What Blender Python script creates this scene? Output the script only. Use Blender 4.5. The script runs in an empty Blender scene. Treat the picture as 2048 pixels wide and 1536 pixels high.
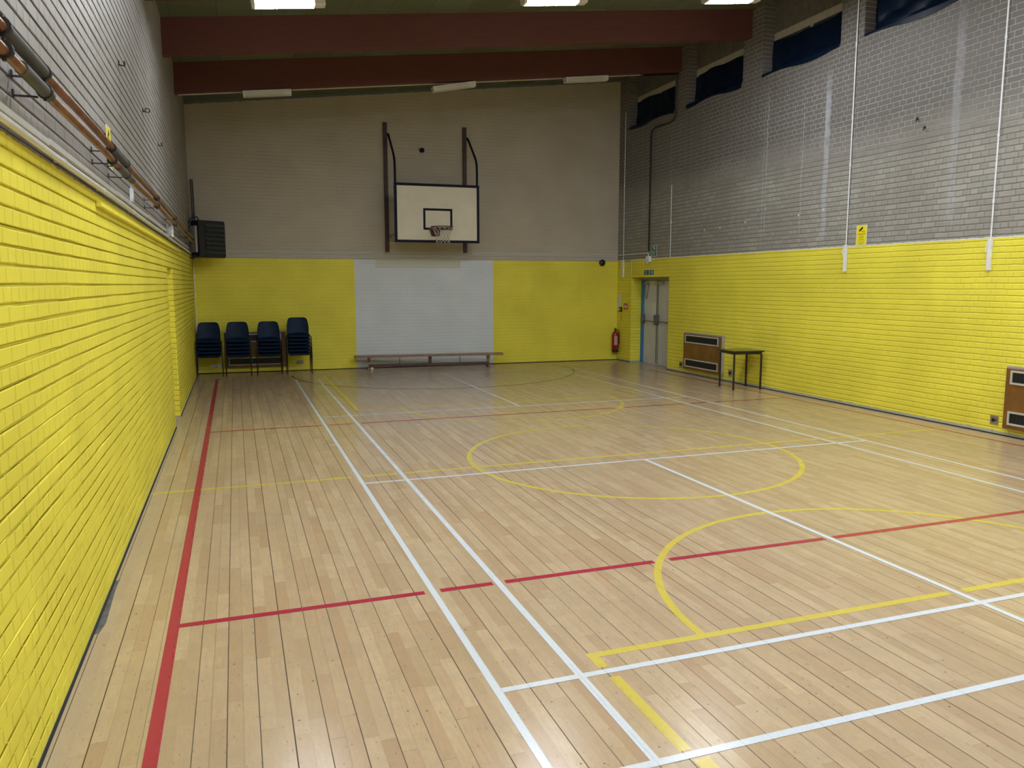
import bpy, bmesh, math, random
from mathutils import Matrix, Vector
random.seed(7)
PI = math.pi
C = bpy.context.scene.collection
SC = bpy.context.scene

# ------------------------------------------------------------------ camera
cd = bpy.data.cameras.new('camera'); cam = bpy.data.objects.new('camera', cd); C.objects.link(cam)
cam.location = (-1.031, -2.4957, 1.877)
cam.rotation_euler = (1.443, 0.0013, -0.3404)
cd.sensor_fit = 'HORIZONTAL'; cd.sensor_width = 36.0
cd.lens = 1554.93 / 2048 * 36.0
cd.clip_start = 0.05; cd.clip_end = 100
SC.camera = cam
# ------------------------------------------------------------------ world, exposure
W = bpy.data.worlds.new('world'); SC.world = W; W.use_nodes = True
W.node_tree.nodes['Background'].inputs[0].default_value = (0.45, 0.55, 0.75, 1)
W.node_tree.nodes['Background'].inputs[1].default_value = 0.25
SC.view_settings.view_transform = 'Standard'; SC.view_settings.look = 'None'
SC.view_settings.exposure = 0.06; SC.view_settings.gamma = 1.0
SC.view_settings.use_curve_mapping = False
SC.cycles.max_bounces = 4; SC.cycles.diffuse_bounces = 3; SC.cycles.glossy_bounces = 2
SC.cycles.use_adaptive_sampling = True; SC.cycles.adaptive_threshold = 0.08; SC.cycles.adaptive_min_samples = 24
SC.cycles.use_denoising = True
LAMP_COL = (0.92, 0.96, 1.0)
LAMP_STRENGTH = 240.0
LAMP_STRENGTH_NEAR = 395.0

# ------------------------------------------------------------------ room measures
XL, XR = -1.84, 7.9
def yE(x): return 15.12 - 0.022 * (x - XL)
TE = math.atan(-0.022)
def zc(x): return 5.56 + 0.121 * (x - XL)
YB = -5.0

# ------------------------------------------------------------------ object helpers
def tag(o, label=None, cat=None, group=None, kind=None):
    if label: o['label'] = label
    if cat: o['category'] = cat
    if group: o['group'] = group
    if kind: o['kind'] = kind
    return o
def thing(name, label, cat, loc=(0, 0, 0), rotz=0, group=None, mat=None):
    o = bpy.data.objects.new(name, None); C.objects.link(o)
    o.empty_display_size = 0.1
    if mat is not None: o.matrix_world = mat
    else:
        o.location = loc; o.rotation_euler = (0, 0, rotz)
    return tag(o, label, cat, group)
def wframe(wall, s, z, off=0.0):
    """frame on a wall: local X to the viewer's right, Y up, Z out of the wall"""
    if wall == 'R': X, O = Vector((0, -1, 0)), Vector((XR - off, s, z))
    elif wall == 'L': X, O = Vector((0, 1, 0)), Vector((XL + off, s, z))
    else:
        X = Vector((math.cos(TE), math.sin(TE), 0)); O = Vector((s, yE(s) - off, z))
    Y = Vector((0, 0, 1)); Z = X.cross(Y)
    m = Matrix.Identity(4)
    for i in range(3):
        m[i][0], m[i][1], m[i][2], m[i][3] = X[i], Y[i], Z[i], O[i]
    return m
def copy_tree(o, parent=None):
    c = o.copy(); C.objects.link(c); c.parent = parent
    for ch in list(o.children): copy_tree(ch, c)
    return c

class MB:
    def __init__(s): s.b = bmesh.new()
    def box(s, x0, x1, y0, y1, z0, z1, bev=0.0):
        r = bmesh.ops.create_cube(s.b, size=1.0)
        vs = r['verts']
        for v in vs:
            v.co = Vector((x0 + (v.co.x + .5) * (x1 - x0), y0 + (v.co.y + .5) * (y1 - y0), z0 + (v.co.z + .5) * (z1 - z0)))
        if bev > 0:
            es = list({e for v in vs for e in v.link_edges})
            bmesh.ops.bevel(s.b, geom=es, offset=bev, segments=2, affect='EDGES', profile=.5)
        return s
    def prism(s, pts, a, b, axis='z'):
        def mk(p, t):
            if axis == 'z': return (p[0], p[1], t)
            if axis == 'y': return (p[0], t, p[1])
            return (t, p[0], p[1])
        v0 = [s.b.verts.new(mk(p, a)) for p in pts]; v1 = [s.b.verts.new(mk(p, b)) for p in pts]
        n = len(pts)
        s.b.faces.new(v0[::-1]); s.b.faces.new(v1)
        for i in range(n): s.b.faces.new((v0[i], v0[(i + 1) % n], v1[(i + 1) % n], v1[i]))
        return s
    def tube(s, pts, r, n=10, closed=False, caps=True):
        pts = [Vector(p) for p in pts]; m = len(pts); rings = []
        rr = r if isinstance(r, (list, tuple)) else [r] * m
        up = None
        for i, p in enumerate(pts):
            if closed: t = (pts[(i + 1) % m] - pts[i - 1]).normalized()
            else: t = (pts[min(i + 1, m - 1)] - pts[max(i - 1, 0)]).normalized()
            if up is None:
                up = Vector((0, 0, 1)) if abs(t.z) < .9 else Vector((1, 0, 0))
            u = (up - t * up.dot(t)).normalized(); w = t.cross(u); up = u
            rings.append([s.b.verts.new(p + (u * math.cos(2 * PI * k / n) + w * math.sin(2 * PI * k / n)) * rr[i]) for k in range(n)])
        rng = m if closed else m - 1
        for i in range(rng):
            a, b = rings[i], rings[(i + 1) % m]
            for k in range(n): s.b.faces.new((a[k], a[(k + 1) % n], b[(k + 1) % n], b[k]))
        if caps and not closed:
            s.b.faces.new(rings[0][::-1]); s.b.faces.new(rings[-1])
        return s
    def lathe(s, prof, n=24, c=(0, 0, 0), axis='z'):
        rings = []
        for r, h in prof:
            ring = []
            for k in range(n):
                a = 2 * PI * k / n
                p = (r * math.cos(a), r * math.sin(a), h)
                if axis == 'y': p = (p[0], h, p[1])
                ring.append(s.b.verts.new((p[0] + c[0], p[1] + c[1], p[2] + c[2])))
            rings.append(ring)
        for a, b in zip(rings, rings[1:]):
            for k in range(n): s.b.faces.new((a[k], a[(k + 1) % n], b[(k + 1) % n], b[k]))
        s.b.faces.new(rings[0][::-1]); s.b.faces.new(rings[-1])
        return s
    def grid(s, f, nu, nv, thick=0.0):
        vs = [[s.b.verts.new(f(i / nu, j / nv)) for j in range(nv + 1)] for i in range(nu + 1)]
        fs = []
        for i in range(nu):
            for j in range(nv): fs.append(s.b.faces.new((vs[i][j], vs[i + 1][j], vs[i + 1][j + 1], vs[i][j + 1])))
        if thick: bmesh.ops.solidify(s.b, geom=fs, thickness=thick)
        return s
    def build(s, name, mat, parent=None, smooth=False, local=None):
        bmesh.ops.recalc_face_normals(s.b, faces=s.b.faces)
        me = bpy.data.meshes.new(name); s.b.to_mesh(me); s.b.free()
        if smooth:
            for p in me.polygons: p.use_smooth = True
            try: me.set_sharp_from_angle(angle=math.radians(40))
            except Exception: pass
        me.materials.append(mat)
        o = bpy.data.objects.new(name, me); C.objects.link(o)
        if parent is not None: o.parent = parent
        if local is not None: o.matrix_local = local
        return o
def text_part(name, body, size, x, y, z, mat, parent, align='CENTER', extrude=0.0004, sx=1.0):
    cu = bpy.data.curves.new(name, 'FONT'); cu.body = body; cu.size = size
    cu.align_x = align; cu.align_y = 'CENTER'; cu.extrude = extrude
    t = bpy.data.objects.new(name + '_tmp', cu); C.objects.link(t)
    dg = bpy.context.evaluated_depsgraph_get()
    me = bpy.data.meshes.new_from_object(t.evaluated_get(dg))
    bpy.data.objects.remove(t); bpy.data.curves.remove(cu)
    for v in me.vertices: v.co = Vector((v.co.x * sx + x, v.co.y + y, v.co.z + z))
    me.materials.clear(); me.materials.append(mat); me.name = name
    o = bpy.data.objects.new(name, me); C.objects.link(o); o.parent = parent
    return o

# ------------------------------------------------------------------ material helpers
def newmat(name):
    m = bpy.data.materials.new(name); m.use_nodes = True
    nt = m.node_tree
    for n in list(nt.nodes): nt.nodes.remove(n)
    out = nt.nodes.new('ShaderNodeOutputMaterial'); bs = nt.nodes.new('ShaderNodeBsdfPrincipled')
    nt.links.new(bs.outputs[0], out.inputs[0])
    return m, nt, bs
def put(nt, sock, v):
    if isinstance(v, bpy.types.NodeSocket): nt.links.new(v, sock)
    elif isinstance(v, (tuple, list)) and len(v) == 3 and sock.type == 'RGBA': sock.default_value = (*v, 1)
    else: sock.default_value = v
def M(nt, op, a, b=None, c=None, clamp=False):
    n = nt.nodes.new('ShaderNodeMath'); n.operation = op; n.use_clamp = clamp
    for i, v in enumerate((a, b, c)):
        if v is not None: put(nt, n.inputs[i], v)
    return n.outputs[0]
def MIX(nt, f, a, b, mode='MIX'):
    n = nt.nodes.new('ShaderNodeMix'); n.data_type = 'RGBA'; n.blend_type = mode
    put(nt, n.inputs[0], f); put(nt, n.inputs[6], a); put(nt, n.inputs[7], b)
    return n.outputs[2]
def MR(nt, v, a, b, c=0.0, d=1.0, smooth=False):
    n = nt.nodes.new('ShaderNodeMapRange'); n.interpolation_type = 'SMOOTHSTEP' if smooth else 'LINEAR'
    for i, x in enumerate((v, a, b, c, d)): put(nt, n.inputs[i], x)
    return n.outputs[0]
def NOISE(nt, vec, scale, detail=3, rough=.5):
    n = nt.nodes.new('ShaderNodeTexNoise'); put(nt, n.inputs['Vector'], vec)
    n.inputs['Scale'].default_value = scale; n.inputs['Detail'].default_value = detail; n.inputs['Roughness'].default_value = rough
    return n.outputs['Fac']
def OBJ(nt):
    return nt.nodes.new('ShaderNodeTexCoord').outputs['Object']
def SEP(nt, v):
    n = nt.nodes.new('ShaderNodeSeparateXYZ'); nt.links.new(v, n.inputs[0]); return n.outputs
def COMB(nt, x, y, z=0.0):
    n = nt.nodes.new('ShaderNodeCombineXYZ'); put(nt, n.inputs[0], x); put(nt, n.inputs[1], y); put(nt, n.inputs[2], z); return n.outputs[0]
def BUMP(nt, bs, h, dist, strength=1.0):
    n = nt.nodes.new('ShaderNodeBump'); n.inputs['Distance'].default_value = dist; n.inputs['Strength'].default_value = strength
    put(nt, n.inputs['Height'], h); nt.links.new(n.outputs[0], bs.inputs['Normal'])
_simple = {}
def simple(name, col, rough=.5, metal=0.0, var=.12, scale=9.0, bump=0.0, spec=.5, emit=None, es=0.0):
    if name in _simple: return _simple[name]
    m, nt, bs = newmat(name)
    n = NOISE(nt, OBJ(nt), scale, 4)
    dark = tuple(c * (1 - var) for c in col); light = tuple(min(1, c * (1 + var)) for c in col)
    put(nt, bs.inputs['Base Color'], MIX(nt, MR(nt, n, .3, .7), dark, light))
    bs.inputs['Roughness'].default_value = rough; bs.inputs['Metallic'].default_value = metal
    bs.inputs['Specular IOR Level'].default_value = spec
    if bump: BUMP(nt, bs, NOISE(nt, OBJ(nt), scale * 6, 3), bump)
    if emit:
        put(nt, bs.inputs['Emission Color'], emit); bs.inputs['Emission Strength'].default_value = es
    _simple[name] = m
    return m

YEL = (0.87, 0.775, 0.075)
def brick_mat(name, axis, kind, depth=.010, beds=True):
    m, nt, bs = newmat(name)
    o = OBJ(nt); s = SEP(nt, o)
    along, z = s[0 if axis == 'x' else 1], s[2]
    base = COMB(nt, along, z, 0.0)
    n1 = NOISE(nt, base, 2.2, 2); n2 = NOISE(nt, base, 14, 3); n3 = NOISE(nt, COMB(nt, z, along, 3.3), 3.1, 3)
    a2 = M(nt, 'ADD', along, M(nt, 'MULTIPLY', M(nt, 'SUBTRACT', n3, .5), .02))
    z2 = M(nt, 'ADD', z, M(nt, 'ADD', M(nt, 'MULTIPLY', M(nt, 'SUBTRACT', n1, .5), .014), M(nt, 'MULTIPLY', M(nt, 'SUBTRACT', n2, .5), .014)))
    br = nt.nodes.new('ShaderNodeTexBrick')
    br.offset = .5; br.offset_frequency = 2
    if kind != 'end': br.squash = .5; br.squash_frequency = 2
    if not beds: z2 = z
    nt.links.new(COMB(nt, M(nt, 'ADD', a2, 20.0), M(nt, 'ADD', z2, 3.0)), br.inputs['Vector'])
    br.inputs['Scale'].default_value = 1; br.inputs['Mortar Size'].default_value = .0065
    br.inputs['Mortar Smooth'].default_value = .45; br.inputs['Bias'].default_value = 0
    br.inputs['Brick Width'].default_value = .225; br.inputs['Row Height'].default_value = .075
    put(nt, br.inputs['Color1'], (0, 0, 0)); put(nt, br.inputs['Color2'], (1, 1, 1)); put(nt, br.inputs['Mortar'], (.5, .5, .5))
    fac = br.outputs['Fac']; rnd = br.outputs['Color']
    ns = NOISE(nt, o, 55, 3, .6)
    # height: painted brick with recessed joints, each brick at its own depth
    zr = M(nt, 'FRACT', M(nt, 'DIVIDE', M(nt, 'ADD', z2, 3.0), .075))
    dz = M(nt, 'MULTIPLY', M(nt, 'MINIMUM', zr, M(nt, 'SUBTRACT', 1.0, zr)), .075)
    bed = MR(nt, dz, .0028, M(nt, 'ADD', .0105, M(nt, 'MULTIPLY', n2, .004)), 1, 0, True)
    if not beds: bed = 0.0
    if kind == 'right': bed = M(nt, 'MULTIPLY', bed, MR(nt, z, 3.75, 4.0, 1, .12))
    h = M(nt, 'SUBTRACT', M(nt, 'ADD', M(nt, 'MULTIPLY', ns, .06), M(nt, 'MULTIPLY', rnd, .10)), M(nt, 'MAXIMUM', bed, M(nt, 'MULTIPLY', fac, 1.1 if not beds else .55)))
    BUMP(nt, bs, h, depth)
    edge = M(nt, 'MULTIPLY', M(nt, 'SUBTRACT', NOISE(nt, base, 9, 4, .7), .5), .035)
    fine = MR(nt, NOISE(nt, base, 1.3, 4), .3, .7)
    yel = MIX(nt, fine, tuple(c * .90 for c in YEL), tuple(min(1, c * 1.06) for c in YEL))
    ze = M(nt, 'ADD', z, edge)
    if kind == 'left':
        grey = MIX(nt, M(nt, 'MULTIPLY', rnd, .6), (.315, .300, .290), (.375, .36, .35))
        grey = MIX(nt, MR(nt, NOISE(nt, base, 1.1, 5, .65), .38, .62), (.29, .27, .25), grey)
        mort = MIX(nt, fine, (.22, .205, .195), (.30, .285, .275))
        grey = MIX(nt, M(nt, 'MULTIPLY', fac, .75), grey, mort)
        # rust runs below the old wall eyes
        for yy, z0 in ((4.786, 3.65), (6.55, 3.64), (8.2, 3.57), (3.35, 5.0)):
            d = M(nt, 'ABSOLUTE', M(nt, 'SUBTRACT', M(nt, 'ADD', along, M(nt, 'MULTIPLY', M(nt, 'SUBTRACT', n2, .5), .02)), yy))
            k = M(nt, 'MULTIPLY', MR(nt, d, .012, .03, 1, 0), M(nt, 'MULTIPLY', MR(nt, z, z0 - .9, z0 - .1, 0, .8), M(nt, 'LESS_THAN', z, z0)))
            grey = MIX(nt, k, grey, (.17, .13, .11))
        col = MIX(nt, M(nt, 'LESS_THAN', ze, 2.455), grey, yel)
    elif kind == 'right':
        grey = MIX(nt, rnd, (.325, .315, .287), (.41, .40, .365))
        grey = MIX(nt, MR(nt, NOISE(nt, base, .9, 5, .65), .35, .65), MIX(nt, .5, grey, (.25, .225, .205)), grey)
        low = (.225, .213, .19); high = (.40, .385, .375)
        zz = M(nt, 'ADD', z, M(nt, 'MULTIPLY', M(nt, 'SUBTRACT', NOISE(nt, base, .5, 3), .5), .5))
        hi = MR(nt, zz, 3.82, 3.92)
        hi = M(nt, 'MULTIPLY', hi, MR(nt, NOISE(nt, base, 1.6, 3), .36, .55, .45, 1))
        mort = MIX(nt, hi, low, high)
        grey = MIX(nt, M(nt, 'MULTIPLY', fac, .85), grey, mort)
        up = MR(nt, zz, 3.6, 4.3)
        grey = MIX(nt, M(nt, 'MULTIPLY', M(nt, 'MULTIPLY', up, M(nt, 'SUBTRACT', 1.0, fac)), .85), grey, (.135, .122, .116))  # browner brick higher up, with the weaker light near the roof painted in
        # long pale limescale streaks
        for yy, hw, z0, z1, st in ((7.80, .055, 2.5, 5.3, .62), (5.44, .06, 2.5, 5.5, .30), (9.28, .012, 2.6, 5.4, .6), (9.36, .010, 2.6, 5.4, .5), (12.50, .012, 2.5, 5.4, .4), (8.35, .012, 2.5, 5.0, .4)):
            d = M(nt, 'ABSOLUTE', M(nt, 'SUBTRACT', M(nt, 'ADD', along, M(nt, 'MULTIPLY', M(nt, 'SUBTRACT', n1, .5), .08)), yy))
            k = M(nt, 'MULTIPLY', MR(nt, d, hw * .8, hw * 1.2, 1, 0), M(nt, 'MULTIPLY', MR(nt, z, z0, z0 + .3), MR(nt, z, z1 - .5, z1, 1, 0)))
            k = M(nt, 'MULTIPLY', M(nt, 'MULTIPLY', k, st), MR(nt, NOISE(nt, base, 5, 3), .3, .55, .4, 1))
            grey = MIX(nt, k, grey, (.48, .50, .56))
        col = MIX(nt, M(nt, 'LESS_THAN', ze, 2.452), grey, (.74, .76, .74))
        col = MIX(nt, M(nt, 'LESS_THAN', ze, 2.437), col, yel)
        foot = M(nt, 'LESS_THAN', M(nt, 'ADD', z, M(nt, 'MULTIPLY', edge, 1.2)), .045)
        col = MIX(nt, foot, col, (.50, .50, .40))
    else:
        beige = MIX(nt, fine, (.47, .42, .34), (.54, .485, .40))
        white = MIX(nt, fine, (.66, .715, .785), (.74, .79, .86))
        xs = M(nt, 'ADD', along, M(nt, 'MULTIPLY', edge, .4))
        inw = M(nt, 'MULTIPLY', M(nt, 'GREATER_THAN', xs, 1.485), M(nt, 'LESS_THAN', xs, 4.69))
        lowc = MIX(nt, inw, yel, white)
        patch = M(nt, 'MULTIPLY', M(nt, 'GREATER_THAN', z, 2.24), M(nt, 'MULTIPLY', M(nt, 'GREATER_THAN', along, 1.95), M(nt, 'LESS_THAN', along, 3.9)))  # backboard's shadow on the white panel, painted in as an olive tint
        lowc = MIX(nt, M(nt, 'MULTIPLY', M(nt, 'MULTIPLY', patch, inw), .6), lowc, (.56, .54, .38))
        band = M(nt, 'LESS_THAN', M(nt, 'ADD', z, M(nt, 'MULTIPLY', edge, .3)), 2.62)
        beige = MIX(nt, M(nt, 'MULTIPLY', band, .55), beige, (.56, .55, .52))
        tops = M(nt, 'ADD', M(nt, 'ADD', z, M(nt, 'MULTIPLY', edge, 1.6)), M(nt, 'MULTIPLY', M(nt, 'SUBTRACT', along, XL), -.121))
        col = MIX(nt, M(nt, 'LESS_THAN', M(nt, 'ADD', z, M(nt, 'MULTIPLY', edge, .3)), 2.425), beige, lowc)
        col = MIX(nt, M(nt, 'GREATER_THAN', tops, 5.50), col, (.16, .18, .20))
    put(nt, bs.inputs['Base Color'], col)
    bs.inputs['Roughness'].default_value = .52; bs.inputs['Specular IOR Level'].default_value = .35
    return m

def floor_mat(name, paint=None, wear=.0):
    m, nt, bs = newmat(name)
    o = OBJ(nt); s = SEP(nt, o); x, y = s[0], s[1]
    PW = .0668
    xf = M(nt, 'DIVIDE', M(nt, 'ADD', x, 30.0), PW)
    xi = M(nt, 'FLOOR', xf); xr = M(nt, 'FRACT', xf)
    def WN(a, b=0.0):
        n = nt.nodes.new('ShaderNodeTexWhiteNoise'); n.noise_dimensions = '3D'
        nt.links.new(COMB(nt, a, b, .37), n.inputs['Vector']); return n.outputs['Value']
    r1 = WN(xi); blen = MR(nt, WN(xi, 7.7), 0, 1, .42, .85)
    yf = M(nt, 'DIVIDE', M(nt, 'ADD', y, M(nt, 'MULTIPLY', r1, 9.0)), blen)
    yi = M(nt, 'FLOOR', yf); yr = M(nt, 'FRACT', yf)
    rb = WN(xi, yi); rb2 = WN(M(nt, 'ADD', xi, .5), yi)
    # joints
    xe = M(nt, 'MULTIPLY', M(nt, 'MINIMUM', xr, M(nt, 'SUBTRACT', 1.0, xr)), PW)
    par = M(nt, 'FLOORED_MODULO', xi, 2.0)
    near0 = M(nt, 'LESS_THAN', xr, .5)
    even = M(nt, 'ABSOLUTE', M(nt, 'SUBTRACT', par, near0))
    jid = WN(M(nt, 'ADD', xi, M(nt, 'SUBTRACT', 1.0, near0)), 3.1)
    jw = M(nt, 'ADD', M(nt, 'MULTIPLY', even, .0013), M(nt, 'MULTIPLY', jid, .0010))
    jx = MR(nt, xe, jw, M(nt, 'ADD', jw, .0008), 1, 0)
    jstr = M(nt, 'ADD', .30, M(nt, 'ADD', M(nt, 'MULTIPLY', even, .50), M(nt, 'MULTIPLY', jid, .25)))
    ye = M(nt, 'MULTIPLY', M(nt, 'MINIMUM', yr, M(nt, 'SUBTRACT', 1.0, yr)), blen)
    jy = M(nt, 'MULTIPLY', MR(nt, ye, .0008, .0018, 1, 0), M(nt, 'MULTIPLY', rb2, .9))
    joint = M(nt, 'MAXIMUM', M(nt, 'MULTIPLY', jx, jstr), jy)
    # wood tone
    g = NOISE(nt, COMB(nt, M(nt, 'MULTIPLY', x, 9.0), M(nt, 'ADD', y, M(nt, 'MULTIPLY', rb, 30)), 0.0), 7, 4, .65)
    g2 = NOISE(nt, COMB(nt, x, y), .7, 4)
    wood = MIX(nt, rb, (.50, .36, .21), (.61, .465, .295))
    wood = MIX(nt, M(nt, 'MULTIPLY', MR(nt, rb2, .80, .82), .35), wood, (.46, .27, .15))
    wood = MIX(nt, MR(nt, g, .35, .65, 0, .22), wood, (.35, .235, .13))
    wood = MIX(nt, MR(nt, g2, .42, .68, 0, .35), wood, (.40, .30, .20))
    # scuffs and specks
    sp = nt.nodes.new('ShaderNodeTexVoronoi'); sp.inputs['Scale'].default_value = 11.0; nt.links.new(o, sp.inputs['Vector'])
    speck = M(nt, 'MULTIPLY', M(nt, 'LESS_THAN', sp.outputs['Distance'], .055), M(nt, 'GREATER_THAN', SEP(nt, sp.outputs['Color'])[0], .6))
    scr = NOISE(nt, COMB(nt, M(nt, 'MULTIPLY', x, 2.0), M(nt, 'MULTIPLY', y, 1.2), 5.0), 16, 4, .75)
    scuff = MR(nt, NOISE(nt, COMB(nt, M(nt, 'ADD', x, M(nt, 'MULTIPLY', y, .3)), M(nt, 'MULTIPLY', y, .25), 2.0), 60, 3, .8), .66, .72, 0, .4)
    gr = NOISE(nt, COMB(nt, M(nt, 'MULTIPLY', x, 6.0), y, 1.0), 30, 4, .6)
    wood = MIX(nt, MR(nt, gr, .3, .7, .14, 0), wood, (.27, .19, .12))
    wood = MIX(nt, MR(nt, NOISE(nt, COMB(nt, x, y, 4.0), 7, 4, .7), .35, .8, 0, .35), wood, (.33, .26, .20))
    vf = nt.nodes.new('ShaderNodeTexVoronoi'); vf.inputs['Scale'].default_value = 42.0; nt.links.new(COMB(nt, x, M(nt, 'MULTIPLY', y, .4), 0.0), vf.inputs['Vector'])
    fleck = M(nt, 'MULTIPLY', MR(nt, vf.outputs['Distance'], .10, .22, 1, 0), M(nt, 'GREATER_THAN', SEP(nt, vf.outputs['Color'])[1], .70))
    wood = MIX(nt, M(nt, 'MULTIPLY', fleck, .38), wood, (.20, .14, .09))
    # worn margin beside the left wall
    marg = M(nt, 'MULTIPLY', MR(nt, M(nt, 'ADD', x, M(nt, 'MULTIPLY', M(nt, 'SUBTRACT', scr, .5), .2)), -1.80, -1.66, 1, 0), .55)
    wood = MIX(nt, marg, wood, (.43, .36, .30))
    if paint:
        pn = NOISE(nt, o, 70, 4, .7)
        p = MIX(nt, MR(nt, pn, .35, .65), tuple(c * .93 for c in paint), tuple(min(1, c * 1.05) for c in paint))
        base = MIX(nt, MR(nt, scr, .64 - .0, .80, 0, wear), p, wood)
        joint = M(nt, 'MULTIPLY', joint, .18)
        base = MIX(nt, wear * .25, base, wood)
    else: base = wood
    base = MIX(nt, M(nt, 'MULTIPLY', M(nt, 'MAXIMUM', scuff, M(nt, 'MULTIPLY', speck, .85)), .35 if paint else 1.0), base, (.10, .08, .065))
    base = MIX(nt, joint, base, (.06, .036, .022))
    put(nt, bs.inputs['Base Color'], base)
    put(nt, bs.inputs['Roughness'], M(nt, 'ADD', MR(nt, NOISE(nt, COMB(nt, x, y), 5, 4), .3, .7, .17, .27), M(nt, 'MULTIPLY', joint, .3)))
    bs.inputs['Specular IOR Level'].default_value = .45
    return m

mWallL = brick_mat('painted_brick_left', 'y', 'left', .010, False)
mWallLx = brick_mat('painted_brick_reveal', 'x', 'left', .010)
mWallR = brick_mat('painted_brick_right', 'y', 'right', .0075)
mWallE = brick_mat('painted_brick_end', 'x', 'end', .0025)
mFloor = floor_mat('maple_strip_floor')
mWhiteL = floor_mat('white_line_paint', (.66, .72, .80), .25)
mYelL = floor_mat('yellow_line_paint', (.66, .54, .055), .8)
mRedL = floor_mat('red_line_tape', (.40, .030, .060), .0)
mBlkL = floor_mat('black_line_paint', (.035, .032, .035), .1)

# ceiling: woodwool slabs
mCeil, nt, bs = newmat('woodwool_ceiling_slabs')
o_ = OBJ(nt); s_ = SEP(nt, o_)
br = nt.nodes.new('ShaderNodeTexBrick'); nt.links.new(COMB(nt, M(nt, 'ADD', s_[1], 20.3), M(nt, 'ADD', s_[0], 10.25)), br.inputs['Vector'])
br.inputs['Scale'].default_value = 1; br.inputs['Brick Width'].default_value = 2.4; br.inputs['Row Height'].default_value = .61
br.inputs['Mortar Size'].default_value = .006; put(nt, br.inputs['Color1'], (.115, .13, .065)); put(nt, br.inputs['Color2'], (.17, .19, .12)); put(nt, br.inputs['Mortar'], (.07, .08, .06))
put(nt, bs.inputs['Base Color'], MIX(nt, MR(nt, NOISE(nt, o_, 4, 5, .7), .35, .65, 0, .5), br.outputs['Color'], (.10, .115, .07)))
bs.inputs['Roughness'].default_value = .9; BUMP(nt, bs, NOISE(nt, o_, 90, 4, .7), .006)
# beams: stained glulam
mBeam, nt, bs = newmat('red_brown_glulam')
o_ = OBJ(nt); s_ = SEP(nt, o_)
gz = M(nt, 'ADD', s_[2], M(nt, 'MULTIPLY', s_[0], -.121))
lam = M(nt, 'FRACT', M(nt, 'DIVIDE', M(nt, 'ADD', gz, M(nt, 'MULTIPLY', NOISE(nt, o_, 1.5, 2), .01)), .045))
g_ = NOISE(nt, COMB(nt, M(nt, 'MULTIPLY', s_[0], .6), M(nt, 'MULTIPLY', gz, 14)), 4, 5, .6)
c_ = MIX(nt, g_, (.10, .036, .030), (.165, .064, .052))
c_ = MIX(nt, MR(nt, lam, 0, .06, .35, 0), c_, (.08, .025, .02))
vo = nt.nodes.new('ShaderNodeTexVoronoi'); vo.inputs['Scale'].default_value = 2.6; nt.links.new(COMB(nt, s_[0], M(nt, 'MULTIPLY', gz, 3.0)), vo.inputs['Vector'])
c_ = MIX(nt, MR(nt, vo.outputs['Distance'], .03, .06, .8, 0), c_, (.06, .02, .015))
put(nt, bs.inputs['Base Color'], c_); bs.inputs['Roughness'].default_value = .7; bs.inputs['Specular IOR Level'].default_value = .25

mGap = simple('dark_expansion_gap', (.02, .02, .018), .9)
mWhitePl = simple('white_plastic', (.80, .82, .87), .35, var=.05)
mWhitePaint = simple('white_gloss_paint', (.70, .70, .70), .35, var=.06)
mCreamPaint = simple('cream_gloss_paint', (.52, .49, .41), .4, var=.08)
mBeigePaint = simple('beige_pipe_paint', (.60, .58, .53), .45, var=.06)
mYelPaint = simple('yellow_pipe_paint', YEL, .5, var=.05)
mBlack = simple('black_metal', (.012, .013, .017), .35, var=.3)
mNavy = simple('dark_navy_enamel', (.008, .010, .030), .65, var=.25, spec=.2)
mBoard = simple('cream_backboard_paint', (.74, .69, .55), .5, var=.05, scale=3)
mPost = simple('dark_brown_stained_timber', (.055, .022, .020), .5, var=.3)
mRedRim = simple('dark_red_steel', (.10, .018, .022), .45, var=.2)
mNet = simple('white_nylon_net', (.52, .49, .43), .8, var=.1)
mCopper, nt, bs = newmat('aged_copper_pipe')
o_ = OBJ(nt); put(nt, bs.inputs['Base Color'], MIX(nt, MR(nt, NOISE(nt, o_, 6, 5, .7), .35, .65), (.20, .085, .040), (.40, .18, .085)))
bs.inputs['Metallic'].default_value = .75; bs.inputs['Roughness'].default_value = .38
mFoam = simple('grey_foam_insulation', (.060, .062, .058), .6, var=.2)
mSteelDk = simple('dark_steel_clip', (.05, .05, .055), .4, metal=.6)
mSteel = simple('brushed_steel', (.45, .45, .46), .3, metal=.9, var=.1)
mNavySh = simple('navy_polypropylene', (.006, .030, .095), .45, var=.12, spec=.3)
mLegBr = simple('dark_brown_tube', (.022, .014, .014), .4, var=.2)
mRubber = simple('black_rubber', (.012, .012, .012), .8)
mDarkWood = simple('varnished_teak_laminate', (.19, .085, .016), .4, var=.25, scale=5)
mBenchWood = simple('worn_brown_bench_wood', (.30, .165, .10), .45, var=.25, scale=6)
mBenchDk = simple('dark_brown_rail_wood', (.10, .045, .035), .45, var=.25, scale=6)
mGrille = simple('black_grille', (.010, .012, .013), .5)
mGreyMet = simple('grey_painted_metal', (.34, .33, .32), .45, var=.08)
mTop = simple('dark_green_laminate', (.085, .095, .035), .18, var=.1)
mTopEdge = simple('black_table_edging', (.012, .012, .013), .4)
mRed = simple('red_enamel', (.32, .012, .014), .3, var=.08)
mSignG = simple('safety_green', (.005, .13, .065), .4, var=.04)
mSignW = simple('sign_white', (.78, .79, .78), .4, var=.03)
mSignY = simple('sign_yellow', (.88, .76, .02), .35, var=.03)
mSignK = simple('sign_black', (.012, .011, .008), .5, var=.1)
mSignR = simple('sign_red', (.42, .02, .02), .4, var=.05)
mBlue = simple('blue_gloss_paint', (.035, .20, .50), .35, var=.08)
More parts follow.
